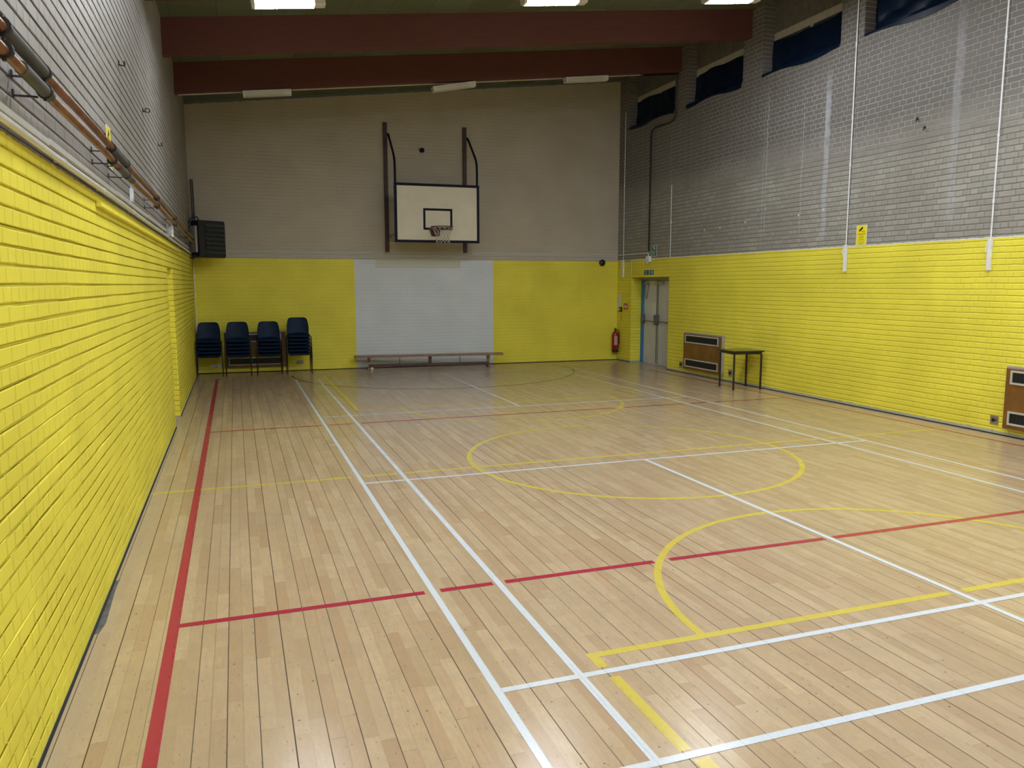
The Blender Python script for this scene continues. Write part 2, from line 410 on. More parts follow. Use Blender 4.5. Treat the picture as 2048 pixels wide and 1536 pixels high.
mDoor = simple('grey_door_paint', (.58, .59, .63), .42, var=.06, scale=3)
mPaper = simple('paper_notice', (.72, .72, .70), .7, var=.04)
mStone = simple('worn_threshold_stone', (.36, .30, .26), .8, var=.2)
mTape = simple('grey_cloth_tape', (.10, .105, .12), .6, var=.4, scale=20)
mDiff = simple('lit_prismatic_diffuser', (.8, .85, .9), .4, var=.02, emit=LAMP_COL, es=LAMP_STRENGTH)
mDiff2 = simple('lit_bright_prismatic_diffuser', (.8, .85, .9), .4, var=.02, emit=LAMP_COL, es=LAMP_STRENGTH_NEAR)
mDiffSide = simple('lit_diffuser_side', (.8, .85, .9), .4, var=.02, emit=LAMP_COL, es=22.0)
mDiffOff = simple('unlit_prismatic_diffuser', (.62, .60, .54), .35, var=.06)
mLampBody = simple('lamp_housing', (.72, .71, .68), .4, var=.04)
mSheet, nt, bs = newmat('navy_blackout_plastic')
put(nt, bs.inputs['Base Color'], MIX(nt, NOISE(nt, OBJ(nt), 3, 3), (.004, .014, .045), (.008, .026, .075)))
bs.inputs['Roughness'].default_value = .30
mGlass, nt, bs = newmat('window_glass')
put(nt, bs.inputs['Base Color'], MIX(nt, NOISE(nt, OBJ(nt), 2, 2), (.55, .60, .62), (.62, .66, .68)))
bs.inputs['Transmission Weight'].default_value = .9; bs.inputs['Roughness'].default_value = .1
mBoardDk = simple('painted_boarding', (.16, .145, .135), .7, var=.15)
mClear = simple('clear_plastic_cover', (.55, .60, .66), .12, var=.15)

# ================================================================== SETTING
def struct(o, label=None): o['kind'] = 'structure'; return o
DOORR = (12.47, 14.19, 2.03)
DOORL = (8.55, 9.47, 2.10)
# floor
mb = MB(); mb.box(XL, XR, YB, 15.4, -.12, 0.0)
mb.box(XR, XR + .32, DOORR[0], DOORR[1], -.12, 0.0)
floor = struct(mb.build('floor', mFloor))
fl_l = MB(); fl_l.box(XL - .34, XL, DOORL[0], DOORL[1], -.12, .004); fl_l.build('threshold', mStone, floor)
# left wall with the recessed doorway
TK = .34
mb = MB()
XB = XL - .017
mb.box(XL - TK, XB, YB - .3, DOORL[0], 0, 5.75)
mb.box(XL - TK, XB, DOORL[1], 15.5, 0, 5.75)
mb.box(XL - TK, XB, DOORL[0], DOORL[1], DOORL[2], 5.75)
def courses(mb, y0, y1, z0, z1, step=.11):
    # brick courses with hand-struck, painted-over recessed bed joints
    rnd = random.Random(int(y0 * 100 + z0 * 7))
    ny = max(1, int((y1 - y0) / step)); ys = [y0 + (y1 - y0) * k / ny for k in range(ny + 1)]
    rows = []
    k = round(z0 / .075); prof = []
    while k * .075 < z1 - .001:
        zb_ = k * .075; q = 1.0 if zb_ < 2.5 else .6; prof += [(zb_, .0125 * q, 0), (zb_ + .0035, .0120 * q, 0), (zb_ + .0078, .0015, 1), (zb_ + .0105, 0, 1), (zb_ + .066, 0, 2), (zb_ + .0695, .0018, 2), (zb_ + .0728, .0110 * q, 2)]
        k += 1
    prof.append((min(k * .075, z1 + .02), .008, 0))
    st = {}
    def ar(key, sd, a=.80):
        st[key] = a * st.get(key, 0.0) + rnd.gauss(0, sd) * math.sqrt(1 - a * a); return st[key]
    for i, y in enumerate(ys):
        row = []; jz = [0] * 3; jx = 0
        for j, (z, d, g) in enumerate(prof):
            if j % 7 == 0: jx = ar((j, 'x'), .0010)
            if j % 7 == 2: jz[1] = ar((j, 1), .0018)
            if j % 7 == 4: jz[2] = ar((j, 2), .0014)
            zz = z + jz[g] if 0 < j < len(prof) - 1 else z
            row.append(mb.b.verts.new((XL - d * (1 + max(-.15, min(.15, ar((j, 'd'), .08)))) + (min(0, jx) if g else 0), y, zz)))
        rows.append(row)
    for sgn, idx in ((0, 0), (1, -1)):       # return edges at the jambs
        rows_e = [mb.b.verts.new((XB, ys[idx], v.co.z)) for v in rows[idx]]
        for a in range(len(prof) - 1):
            q = (rows[idx][a], rows[idx][a + 1], rows_e[a + 1], rows_e[a]); mb.b.faces.new(q if sgn else q[::-1])
    for a, b in zip(rows, rows[1:]):
        for c in range(len(prof) - 1): mb.b.faces.new((a[c], b[c], b[c + 1], a[c + 1]))
courses(mb, YB, DOORL[0], 0, 2.10); courses(mb, DOORL[1], 15.25, 0, 2.10); courses(mb, YB, 15.25, 2.10, 5.62)

wl = struct(mb.build('wall_left', mWallL))
wl.data.materials.append(mWallLx)
for p in list(wl.data.polygons)[:18]: p.material_index = 1
# right wall: door opening and high window bays
SILL = 5.53
BAYS = [(12.40, 14.44), (10.06, 11.96), (7.60, 9.50), (5.20, 7.12), (2.80, 4.72), (.40, 2.30), (-2.0, -.1)]
TR = .36
mb = MB()
mb.box(XR, XR + TR, YB - .3, DOORR[0], 0, SILL)
mb.box(XR, XR + TR, DOORR[1], 15.3, 0, SILL)
mb.box(XR, XR + TR, DOORR[0], DOORR[1], DOORR[2], SILL)
edges = [15.3] + [v for b in BAYS for v in (b[1], b[0])] + [YB - .3]
for i in range(0, len(edges), 2): mb.box(XR, XR + TR, edges[i + 1], edges[i], SILL, 6.9)
struct(mb.build('wall_right', mWallR))
# end wall
mb = MB()
mb.prism([(XL, yE(XL)), (XR, yE(XR)), (XR + .1, yE(XR) + .3), (XL - .1, yE(XL) + .3)], 0, 6.9)
struct(mb.build('wall_end', mWallE))
mb = MB(); mb.box(XL - TK, XR + TR, YB - .3, YB, 0, 6.9); struct(mb.build('wall_back', mWallE))
# ceiling
mb = MB(); a_, b_ = XL - .4, XR + .5
mb.prism([(a_, zc(a_)), (b_, zc(b_)), (b_, zc(b_) + .2), (a_, zc(a_) + .2)], YB - .3, 15.6, 'y')
struct(mb.build('ceiling', mCeil))
# roof beams (part of the building)
for i, yb in enumerate((12.17, 9.83, 7.49, 5.15, 2.81, .47, -1.87)):
    mb = MB()
    mb.prism([(XL, zc(XL) - .50), (XR, zc(XR) - .50), (XR, zc(XR) + .02), (XL, zc(XL) + .02)], yb, yb + .14, 'y')
    b = struct(mb.build('trim_%d' % (i + 1), mBeam))
    if i == 0:
        mb = MB(); f0 = XL + .05
        mb.prism([(f0, zc(f0) - .515), (7.0, zc(7.0) - .515), (7.0, zc(7.0) - .500), (f0, zc(f0) - .500)], yb + .10, yb + .135, 'y')
        mb.build('batten', mCreamPaint, b)['label'] = 'pale thin batten under the beam'
# dark gaps where the floor meets the walls
mb = MB(); mb.box(XL + .0005, XL + .012, YB, DOORL[0], 0.0, .006); mb.box(XL + .0005, XL + .012, DOORL[1], 15.1, 0, .006)
struct(mb.build('baseboard_left', mGap))
mb = MB(); mb.box(XR - .022, XR - .0005, YB, DOORR[0], 0.0, .012); mb.box(XR - .022, XR - .0005, DOORR[1], 14.9, 0, .012)
struct(mb.build('baseboard_right', mGap))
mb = MB(); mb.prism([(XL, yE(XL) - .018), (XR, yE(XR) - .018), (XR, yE(XR) - .0005), (XL, yE(XL) - .0005)], 0, .014)
struct(mb.build('baseboard_end', mGap))

# windows behind the blackout sheets
XW = 8.13
for i, (y0, y1) in enumerate(BAYS):
    mb = MB(); t = .05
    mb.box(XW, XW + .05, y0, y0 + t, SILL, 6.24); mb.box(XW, XW + .05, y1 - t, y1, SILL, 6.24)
    mb.box(XW, XW + .05, y0 + t, y1 - t, 6.12, 6.24); mb.box(XW, XW + .05, y0 + t, y1 - t, SILL, SILL + t)
    mb.box(XW, XW + .05, (y0 + y1) / 2 - .025, (y0 + y1) / 2 + .025, SILL + t, 6.12)
    w = struct(mb.build('window_%d' % (i + 1), mCreamPaint))
    mb = MB(); mb.box(XW + .02, XW + .026, y0 + t, y1 - t, SILL + t, 6.12); mb.build('pane', mGlass, w)
    mb = MB(); mb.box(XW, XW + .04, y0, y1, 6.24, 6.8); mb.build('boarding', mBoardDk, w)
    mb = MB(); mb.box(XW + .12, XW + .16, y0, y1, SILL, 6.8); mb.build('shutter', mBoardDk, w)

# ---- left doorway
mb = MB(); mb.box(XL - .33, XL - .285, DOORL[0] + .06, DOORL[1] - .06, 0.005, DOORL[2] - .06)
d = struct(mb.build('door_1', mYelPaint))
mb = MB()
mb.box(XL - .335, XL - .26, DOORL[0] + .002, DOORL[0] + .06, 0.004, DOORL[2] - .002); mb.box(XL - .335, XL - .26, DOORL[1] - .06, DOORL[1] - .002, 0.004, DOORL[2] - .002)
mb.box(XL - .335, XL - .26, DOORL[0] + .06, DOORL[1] - .06, DOORL[2] - .06, DOORL[2] - .002); mb.build('door_frame', mYelPaint, d)
# ---- right double fire door, blue frame
XD = 8.20
d = thing('door_2', 'grey double fire exit doors with panic bars in a blue frame', 'door'); d['kind'] = 'structure'
ya, yb_ = DOORR[0] + .10, DOORR[1] - .10
ym = 13.42
def leaf(y0, y1, nm):
    mb = MB(); mb.box(XD, XD + .045, y0, y1, .012, 1.955, .003)
    return mb.build('door_leaf', mDoor, d)
lf1 = leaf(ym + .006, yb_ - .004, 'a'); lf2 = leaf(ya + .004, ym - .006, 'b')
mb = MB(); mb.box(XD - .03, XD + .10, yb_, DOORR[1] - .002, 0.001, DOORR[2] - .002); mb.box(XD - .03, XD + .10, DOORR[0] + .002, ya, 0.001, DOORR[2] - .002)
mb.build('door_frame', mBlue, d)
mb = MB(); mb.box(XD - .045, XD + .10, DOORR[0] + .002, DOORR[1] - .002, 1.965, DOORR[2] - .002); mb.build('door_head', mGreyMet, d)
mb = MB(); mb.box(XD + .11, XD + .14, DOORR[0] + .003, DOORR[1] - .003, 0.003, DOORR[2] - .003); mb.build('outer_screen', mSignW, d)
for y0, y1, L in ((ym + .02, yb_ - .03, lf1), (ya + .03, ym - .02, lf2)):
    mb = MB(); mb.tube([(XD - .07, y0 + .02, 1.0), (XD - .07, y1 - .02, 1.02)], .012, 8)
    mb.box(XD - .085, XD - .001, y1 - .04, y1, .95, 1.16, .006); mb.box(XD - .085, XD - .001, y0, y0 + .045, .93, 1.16, .006)
    mb.build('panic_bar', simple('dark_grey_bar', (.13, .13, .135), .4), L)
mb = MB(); mb.tube([(XD - .02, ym + .03, 1.16), (XD - .02, ym + .03, 1.93)], .008, 6); mb.tube([(XD - .02, ym + .03, .04), (XD - .02, ym + .03, .95)], .008, 6)
mb.build('shoot_bolt', mSteelDk, lf1)
mb = MB(); mb.box(XD - .004, XD - .0005, ym - .006, ym + .006, .01, 1.955); mb.build('meeting_strip', mSteelDk, lf2)
mb = MB(); mb.box(XD - .05, XD - .001, yb_ - .24, yb_ - .05, 1.86, 1.90, .004); mb.box(XD - .06, XD - .001, ym - .26, ym + .1, 1.87, 1.92, .006); mb.build('door_closer', mGreyMet, lf1)
mb = MB(); mb.tube([(XD - .03, 14.0, 1.87), (XD - .035, 13.97, 1.6), (XD - .035, 13.93, 1.53), (XD - .035, 13.88, 1.6), (XD - .03, 13.83, 1.87)], .006, 6); mb.build('door_cord', mSteelDk, lf1)
mb = MB(); mb.box(XD - .003, XD - .0005, 13.53, 13.69, 1.17, 1.44); mb.build('notice', mPaper, lf1)

# ================================================================== FLOOR MARKINGS (parts of the floor)
ZL = [0.0006]
def line(name, label, mat, x0, y0, x1, y1, w):
    ZL[0] += .00004
    d = Vector((x1 - x0, y1 - y0)).normalized(); n = Vector((-d.y, d.x)) * w / 2
    mb = MB(); z = ZL[0]
    pts = [(x0 + n.x, y0 + n.y), (x0 - n.x, y0 - n.y), (x1 - n.x, y1 - n.y), (x1 + n.x, y1 + n.y)]
    f = mb.b.faces.new([mb.b.verts.new((p[0], p[1], z)) for p in pts])
    o = mb.build(name, mat, floor); o['label'] = label; return o
def arc(name, label, mat, cx, cy, r, a0, a1, w, n=96):
    ZL[0] += .00004; z = ZL[0]; mb = MB(); prev = None
    for i in range(n + 1):
        a = math.radians(a0 + (a1 - a0) * i / n)
        cur = [mb.b.verts.new((cx + (r + k) * math.cos(a), cy + (r + k) * math.sin(a), z)) for k in (-w / 2, w / 2)]
        if prev: mb.b.faces.new((prev[0], prev[1], cur[1], cur[0]))
        prev = cur
    o = mb.build(name, mat, floor); o['label'] = label; return o
def segs(name, label, mat, pts, y, w):
    ZL[0] += .00004; z = ZL[0]; mb = MB()
    for a, b in pts: mb.b.faces.new([mb.b.verts.new(p) for p in ((a, y - w / 2, z), (b, y - w / 2, z), (b, y + w / 2, z), (a, y + w / 2, z))])
    o = mb.build(name, mat, floor); o['label'] = label; return o
# yellow first, white on top
segs('halfway_line', 'yellow halfway line', mYelL, [(-1.82, -.03), (.09, .42), (.50, 5.59), (5.67, 6.02), (6.10, 7.62)], 5.045, .05)
arc('centre_circle', 'yellow centre circle', mYelL, 3.03, 5.04, 1.79, 0, 360, .05)
segs('free_throw_line', 'yellow free throw line of the nearer key', mYelL, [(.575, 3.0), (3.12, 5.5)], .905, .052)
arc('free_throw_arc', 'yellow arc of the nearer key', mYelL, 3.03, .92, 1.765, 0, 180, .05)
line('key_line', 'yellow left side line of the nearer key', mYelL, .605, .90, .605, .775, .055)
line('key_line', 'yellow left side line of the nearer key', mYelL, .612, .675, .612, .04, .055)
line('key_line', 'yellow left side line of the nearer key', mYelL, .64, -.03, .64, -1.5, .07)
line('key_line', 'yellow right side line of the nearer key', mYelL, 5.48, .9, 5.48, -1.5, .05)
segs('free_throw_line', 'yellow free throw line of the farther key', mYelL, [(.60, 3.00), (3.12, 5.47)], 9.13, .05)
arc('free_throw_arc', 'yellow arc of the farther key', mYelL, 3.06, 9.13, 1.775, 180, 360, .05)
line('key_line', 'yellow left side line of the farther key', mYelL, .625, 9.11, .625, 13.9, .055)
line('key_line', 'yellow right side line of the farther key', mYelL, 5.47, 9.11, 5.50, 13.9, .05)
arc('three_point_arc', 'thin black arc below the hoop', mBlkL, 3.04, 14.05, 3.03, 180, 360, .045)
segs('red_cross_line', 'nearer red line across the hall', mRedL, [(-1.40, -.014), (.086, .424), (.509, 1.577), (1.701, 3.012), (3.10, 5.55), (5.70, 5.98), (6.14, 7.50)], 1.988, .052)
segs('red_cross_line', 'farther red line across the hall', mRedL, [(-1.40, -.013), (.085, .40), (.51, 4.36), (4.52, 5.56), (5.70, 5.98), (6.14, 7.50)], 8.03, .05)
line('red_side_line', 'red side line along the left wall', mRedL, -1.425, -4.5, -1.437, 14.1, .058)
line('red_side_line', 'red side line along the right wall', mRedL, 7.56, -4.5, 7.515, 12.6, .05)
for x0, x1, lb in ((.042, .03, 'left outer'), (.462, .46, 'left inner'), (5.631, 5.62, 'right inner'), (6.062, 6.05, 'right outer')):
    line('badminton_side_line', 'white %s badminton side line' % lb, mWhiteL, x0, -.014, x1, 13.37, .041)
for y, lb in ((.006, 'nearest white end line'), (.733, 'nearer white long service line'), (4.76, 'nearer white short service line'), (8.689, 'farther white short service line'), (12.664, 'farther white long service line'), (13.349, 'farthest white end line')):
    line('badminton_cross_line', lb, mWhiteL, .05, y, 6.05, y, .041)
line('badminton_centre_line', 'white centre line of the nearer service courts', mWhiteL, 3.06, .02, 3.055, 4.75, .041)
line('badminton_centre_line', 'white centre line of the farther service courts', mWhiteL, 3.055, 8.70, 3.05, 13.34, .041)
line('net_post_mark', 'short white tick beside the left side line', mWhiteL, -.058, 6.70, .03, 6.70, .03)
line('net_post_mark', 'short white tick beside the right side line', mWhiteL, 6.06, 6.68, 6.14, 6.68, .03)
mb = MB(); mb.b.faces.new([mb.b.verts.new((x, y, .0006)) for x, y in ((XL + .001, 2.02), (-1.805, 2.04), (-1.79, 2.16), (-1.80, 2.45), (-1.812, 2.78), (-1.80, 2.86), (-1.828, 2.84), (XL + .001, 2.80))])
mb.build('tape_patch', mTape, floor)['label'] = 'grey tape patch along the left floor edge'

# ================================================================== LAMPS
def make_lamp(xa, xb, za, zb, y, lit, label, group):
    """strip lamp screwed under a roof beam; (xa, za) and (xb, zb) are the ends of its top edge"""
    A, B = Vector((xa, y, za)), Vector((xb, y, zb))
    X = (B - A).normalized(); Y = Vector((0, 1, 0)); Z = X.cross(Y)
    m = Matrix.Identity(4); O = (A + B) / 2
    for i in range(3): m[i][0], m[i][1], m[i][2], m[i][3] = X[i], Y[i], Z[i], O[i]
    L = (B - A).length / 2
    t = thing('ceiling_lamp', label, 'lamp', mat=m, group=group)
    mb = MB(); mb.box(-L, L, -.085, .085, -.030, -.001, .006); mb.build('housing', mLampBody, t)
    pr = [(-.085, -.031), (.085, -.031), (.078, -.085), (.055, -.098), (-.055, -.098), (-.078, -.085)]
    mb = MB(); mb.prism(pr, -L + .045, L - .135, 'x')
    df = mb.build('diffuser', mDiffSide if lit else mDiffOff, t)
    if lit:                                   # the underside of the diffuser is the bright face
        df.data.materials.append(mDiff if y > 5 else mDiff2)
        for p in df.data.polygons:
            if p.normal.z < -.9: p.material_index = 1
    mb = MB(); mb.prism(pr, L - .132, L - .005, 'x'); e = mb.build('emergency_pack', mLampBody, t)
    mb = MB()
    for k in range(3): mb.box(L - .10 + k * .022, L - .09 + k * .022, -.03, -.02, -.0995, -.0975)
    mb.build('indicator_lights', mSignW, e)
    mb = MB(); mb.prism(pr, -L + .005, -L + .042, 'x'); mb.build('end_cap', mLampBody, t)
    return t
def zb(x): return zc(x) - .502
YL = 7.56
for (xa, xb), nm in (((-.715, .14), 'leftmost'), ((2.67, 3.58), 'middle'), ((5.42, 6.33), 'rightmost')):
    make_lamp(xa, xb, zb(xa) - .004, zb(xb) - .004, YL, True, '%s glowing strip lamp at the top edge of the photo' % nm, None)
for y in (2.88, -1.80):
    for (xa, xb), nm in (((-.715, .14), 'left'), ((2.67, 3.58), 'middle'), ((5.42, 6.33), 'right')):
        make_lamp(xa, xb, zb(xa) - .004, zb(xb) - .004, y, True, 'glowing strip lamp under a roof beam in the %s row, %s' % (nm, 'nearer the middle' if y > 0 else 'nearest the viewer'), 'lit ceiling lamps above the viewer')
for (xa, xb, za, zz), nm in (((-.76, .055, 5.180, 5.275), 'leftmost'), ((2.60, 3.425, 5.52, 5.685), 'middle'), ((5.28, 6.20, 5.908, 6.022), 'rightmost')):
    make_lamp(xa, xb, za, zz, 12.21, False, '%s unlit strip lamp under the far red beam' % nm, None)

# ================================================================== BLACKOUT SHEETS
def sheet(i, y0, y1, label, topz, seed):
    rnd = random.Random(seed)
    ph = [rnd.uniform(0, 6.28) for _ in range(6)]
    def f(u, v):
        y = y0 + .015 + (y1 - y0 - .03) * u
        tz = topz + .022 * math.sin(5 * u + ph[0]) + .012 * math.sin(13 * u + ph[1])
        prof = [(7.884, SILL - .06), (7.886, SILL - .005), (7.93, SILL + .012), (8.02, SILL + .03), (8.095, SILL + .075), (8.112, SILL + .18), (8.116, (SILL + tz) / 2), (8.118, tz)]
        k = v * (len(prof) - 1); a = min(int(k), len(prof) - 2); t = k - a
        x = prof[a][0] * (1 - t) + prof[a + 1][0] * t; z = prof[a][1] * (1 - t) + prof[a + 1][1] * t
        wr = .010 * math.sin(9 * u + 5 * v + ph[2]) + .007 * math.sin(23 * u - 9 * v + ph[3]) + .012 * math.sin(4 * u + 11 * v + ph[4])
        if a >= 3: x -= abs(wr) + .004
        else: z += abs(wr) * .5 if a >= 2 else 0
        if a < 1: z += .03 * math.sin(7 * u + ph[5]) * (1 - t)
        return (x, y, z)
    mb = MB(); mb.grid(f, 70, 28, thick=.002)
    tag(mb.build('blackout_sheet', mSheet, smooth=True), label, 'plastic sheet')
SHL = ['navy plastic sheet over the farthest high window, beside the end wall', 'navy plastic sheet over the second high window from the end wall',
       'creased navy plastic sheet over the third high window from the end wall', 'navy plastic sheet over the high window at the top right corner of the photo']
for i in range(7):
    if i < 4: sheet(i, *BAYS[i], SHL[i], (6.10, 6.10, 6.08, 6.10)[i], 5 + i)

# ================================================================== BASKETBALL BACKBOARD
OFF = .90
xb = 3.175
T = thing('basketball_backboard', 'cream basketball backboard with hoop on dark posts on the end wall', 'basketball hoop', mat=wframe('E', xb, 0))
X0, X1, Z0, Z1 = -.93, .93, 2.765, 4.005
mb = MB(); mb.box(X0 + .03, X1 - .03, Z0 + .03, Z1 - .03, OFF - .03, OFF); bd = mb.build('board', mBoard, T)
mb = MB(); fw = .055
mb.box(X0, X1, Z1 - fw, Z1, OFF - .04, OFF + .006); mb.box(X0, X1, Z0, Z0 + fw, OFF - .04, OFF + .006)
mb.box(X0, X0 + fw, Z0 + fw, Z1 - fw, OFF - .04, OFF + .006); mb.box(X1 - fw, X1, Z0 + fw, Z1 - fw, OFF - .04, OFF + .006)
mb.build('board_edge', mNavy, bd)
mb = MB(); a0, a1, c0, c1 = -.315, .325, 3.035, 3.49; t = .048
mb.box(a0, a1, c1 - t, c1, OFF, OFF + .003); mb.box(a0, a1, c0, c0 + t, OFF, OFF + .003); mb.box(a0, a0 + t, c0 + t, c1 - t, OFF, OFF + .003); mb.box(a1 - t, a1, c0 + t, c1 - t, OFF, OFF + .003)
mb.build('target_square', mNavy, bd)
for sx in (-.955, .84):
    mb = MB(); mb.box(sx - .042, sx + .042, 2.59, 5.38, .003, .06, .004); mb.build('wall_post', mPost, T)
for sx in (-.895, .90):
    mb = MB()
    pts = [(sx, 5.14, .04), (sx, 5.12, .10), (sx, 5.04, .20), (sx, 4.72, .58), (sx, 4.58, .74), (sx, 4.46, .82), (sx, 4.30, .84), (sx, 2.85, .84)]
    mb.tube(pts, .024, 10); mb.build('support_arm', mNavy, T, smooth=True)
    mb = MB(); mb.box(sx - .015, sx + .015, 2.90, 2.96, .06, .83); mb.build('lower_bracket', mGreyMet, T)
RC = (.0, 3.075, OFF + .40)
H = MB()
R = .232
H.tube([(RC[0] + R * math.cos(a), RC[1], RC[2] + R * math.sin(a)) for a in [2 * PI * k / 40 for k in range(40)]], .010, 8, closed=True)
H.tube([(RC[0] - .12, RC[1] - .005, OFF + .01), (RC[0] - .15, RC[1] - .005, RC[2] - .17)], .009, 8); H.tube([(RC[0] + .12, RC[1] - .005, OFF + .01), (RC[0] + .15, RC[1] - .005, RC[2] - .17)], .009, 8)
hp = H.build('hoop', mRedRim, T, smooth=True)
mb = MB(); mb.prism([(-.20, 3.075), (.06, 3.075), (.03, 2.90), (-.14, 2.90)], OFF + .006, OFF + .018, 'z')
mb.prism([(-.13, 3.07), (.0, 3.07), (-.02, 2.92), (-.10, 2.92)], OFF + .018, OFF + .10, 'z')
mb.build('hoop_bracket', mRedRim, hp)
mb = MB(); NN = 12
lv = [(0, .228), (-.10, .175), (-.19, .145), (-.27, .135), (-.335, .150)]
rr_ = random.Random(3)
def npt(k, l):
    a = 2 * PI * (k + (.5 if l % 2 else 0)) / NN
    dz, r = lv[l]
    return (RC[0] + .02 * l / 4 + r * math.cos(a) , RC[1] + dz + rr_.uniform(-.008, .008), RC[2] + r * math.sin(a))
P_ = {(k, l): npt(k, l) for k in range(NN) for l in range(5)}
for l in range(4):
    for k in range(NN):
        k2 = (k + (1 if l % 2 else -1)) % NN
        if rr_.random() > .10: mb.tube([P_[(k, l)], P_[(k, l + 1)]], .0042, 5)
        if rr_.random() > .10: mb.tube([P_[(k, l)], P_[(k2, l + 1)]], .0042, 5)
mb.build('net', mNet, hp)

# round dark sounders
t = thing('sounder', 'round dark sounder on a pale base above the backboard', 'alarm sounder', mat=wframe('E', 3.03, 4.83))
mb = MB(); mb.lathe([(.045, .002), (.045, .03), (.03, .035)], 20); mb.build('base', mBeigePaint, t, smooth=True)
mb = MB(); mb.lathe([(.03, .036), (.052, .045), (.056, .07), (.045, .10), (.02, .115)], 20); mb.build('horn', mNavy, t, smooth=True)
mb = MB(); mb.tube([(-.74, .035, .012), (-.72, .035, .012), (-.05, .0, .012)], .008, 6); mb.build('cable', mBeigePaint, t)
t = thing('sounder', 'round black bell on the end wall near the right corner', 'alarm bell', mat=wframe('E', 7.46, 2.39))
mb = MB(); mb.lathe([(.03, .002), (.03, .03)], 16); mb.build('base', mBlack, t)
mb = MB(); mb.lathe([(.078, .031), (.078, .055), (.06, .075), (.02, .085)], 24); mb.build('gong', mBlack, t, smooth=True)

# ---- pipes across the end wall
for z, r, x0, x1, mt, lb in ((2.455, .016, -1.75, 7.85, mBeigePaint, 'lowest pale pipe along the top of the yellow paint on the end wall'),
                             (2.535, .012, -1.10, 7.85, mBeigePaint, 'middle thin pale pipe across the end wall'),
                             (2.615, .011, -1.10, 2.2, mBeigePaint, 'topmost short pale pipe ending below the left backboard post')):
    mb = MB(); P0 = lambda x: (x, yE(x) - .004 - r, z)
    pts = [P0(x0 + (x1 - x0) * k / 8) for k in range(9)]
    mb.tube(pts, r, 8); tag(mb.build('wall_pipe', mt, smooth=True), lb, 'pipe')
mb = MB(); mb.tube([(-1.815, yE(-1.8) - .015, .10), (-1.815, yE(-1.8) - .015, 2.42)], .011, 8); tag(mb.build('conduit', mWhitePl), 'white vertical conduit in the left corner beside the chairs', 'conduit')

# ================================================================== SMALL SIGNS
def sign_cctv(mat, label):
    t = thing('warning_sign', label, 'sign', mat=mat)
    mb = MB(); mb.box(-.105, .105, -.148, .148, .002, .005); mb.build('backing', mSignW, t)
    mb = MB(); mb.box(-.096, .096, -.14, .14, .005, .0056); pl = mb.build('face', mSignY, t)
    mb = MB()
    a = math.radians(38); ca, sa = math.cos(a), math.sin(a)
    def rp(x, y): return (x * ca - y * sa - .012, x * sa + y * ca + .088)
    mb.prism([rp(-.042, -.014), rp(.042, -.014), rp(.042, .014), rp(-.042, .014)], .0056, .0062)
    mb.prism([(-.002, .068), (.004, .07), (.022, .05), (.017, .047)], .0056, .0062)
    mb.box(.018, .055, .047, .053, .0056, .0062); mb.box(.052, .056, .036, .062, .0056, .0062)
    mb.build('camera_symbol', mSignK, pl)
    for s_, sz, yy in (('These premises', .024, .018), ('are under', .020, -.008), ('CCTV', .034, -.038), ('surveillance', .023, -.068), ('For your safety', .018, -.100), ('and security', .018, -.122)):
        text_part('lettering', s_, sz, 0, yy, .0058, mSignK, pl)
    return t
sign_cctv(wframe('R', 6.955, 2.60), 'yellow camera warning sign on the right wall')
sign_cctv(wframe('L', 3.90, 2.855), 'yellow camera warning sign partly behind the copper pipes')
t = thing('safety_sign', 'small upright green sign beside the black cable above the fire door', 'sign', mat=wframe('R', 13.13, 2.61))
mb = MB(); mb.box(-.115, .115, -.12, .12, .002, .005); mb.build('backing', mSignW, t)
mb = MB(); mb.box(-.10, .10, .0, .108, .005, .006); mb.box(-.10, .10, -.108, -.008, .005, .006); mb.build('face', mSignG, t)
mb = MB(); mb.prism([(-.06, .03), (-.01, .06), (-.05, .085), (.0, .095), (.06, .06), (.02, .055), (.06, .02), (.0, .04)], .006, .0066)
for k in range(4): mb.box(-.06, .05 - .02 * (k % 2), -.03 - .02 * k, -.022 - .02 * k, .006, .0066)
mb.build('symbol', mSignW, t)
t = thing('exit_sign', 'green fire exit sign with running man and up arrow over the fire door', 'sign', mat=wframe('R', 13.35, 2.135))
mb = MB(); mb.box(-.235, .235, -.068, .068, .002, .006); mb.build('backing', mSignW, t)
mb = MB(); mb.box(-.222, .222, -.056, .056, .006, .007); f_ = mb.build('face', mSignG, t)
text_part('lettering', 'Fire', .05, -.13, .02, .0075, mSignW, f_); text_part('lettering', 'exit', .05, -.13, -.025, .0075, mSignW, f_)
mb = MB(); mb.box(.0, .045, -.045, .045, .007, .0076); mb.build('doorway_symbol', mSignW, f_)
mb = MB(); mb.prism([(.012, .026), (.03, .034), (.036, .018), (.030, -.005), (.040, -.035), (.032, -.038), (.022, -.012), (.012, -.036), (.004, -.034), (.014, .0)], .0077, .0082); mb.build('running_figure', mSignG, f_)
mb = MB(); mb.prism([(.13, -.045), (.145, -.045), (.145, .005), (.168, -.01), (.168, .012), (.1375, .045), (.107, .012), (.107, -.01), (.13, .005)], .007, .0078); mb.build('arrow', mSignW, f_)
t = thing('fire_alarm_sign', 'small red square sign beside the fire door', 'sign', mat=wframe('R', 14.45, 1.335))
mb = MB(); mb.box(-.105, .105, -.072, .072, .002, .005); mb.build('face', mSignR, t)
mb = MB(); mb.box(-.02, .02, -.05, .015, .005, .006); mb.prism([(-.03, .015), (.03, .015), (0, .05)], .005, .006); mb.box(-.07, -.045, -.04, .04, .005, .006); mb.box(.045, .075, -.04, .03, .005, .006); mb.build('symbol', mSignW, t)
t = thing('call_point', 'small black and white call point left of the red sign', 'call point', mat=wframe('R', 14.69, 1.26))
mb = MB(); mb.box(-.05, .05, -.058, .058, .002, .04, .004); mb.build('body', mBlack, t)
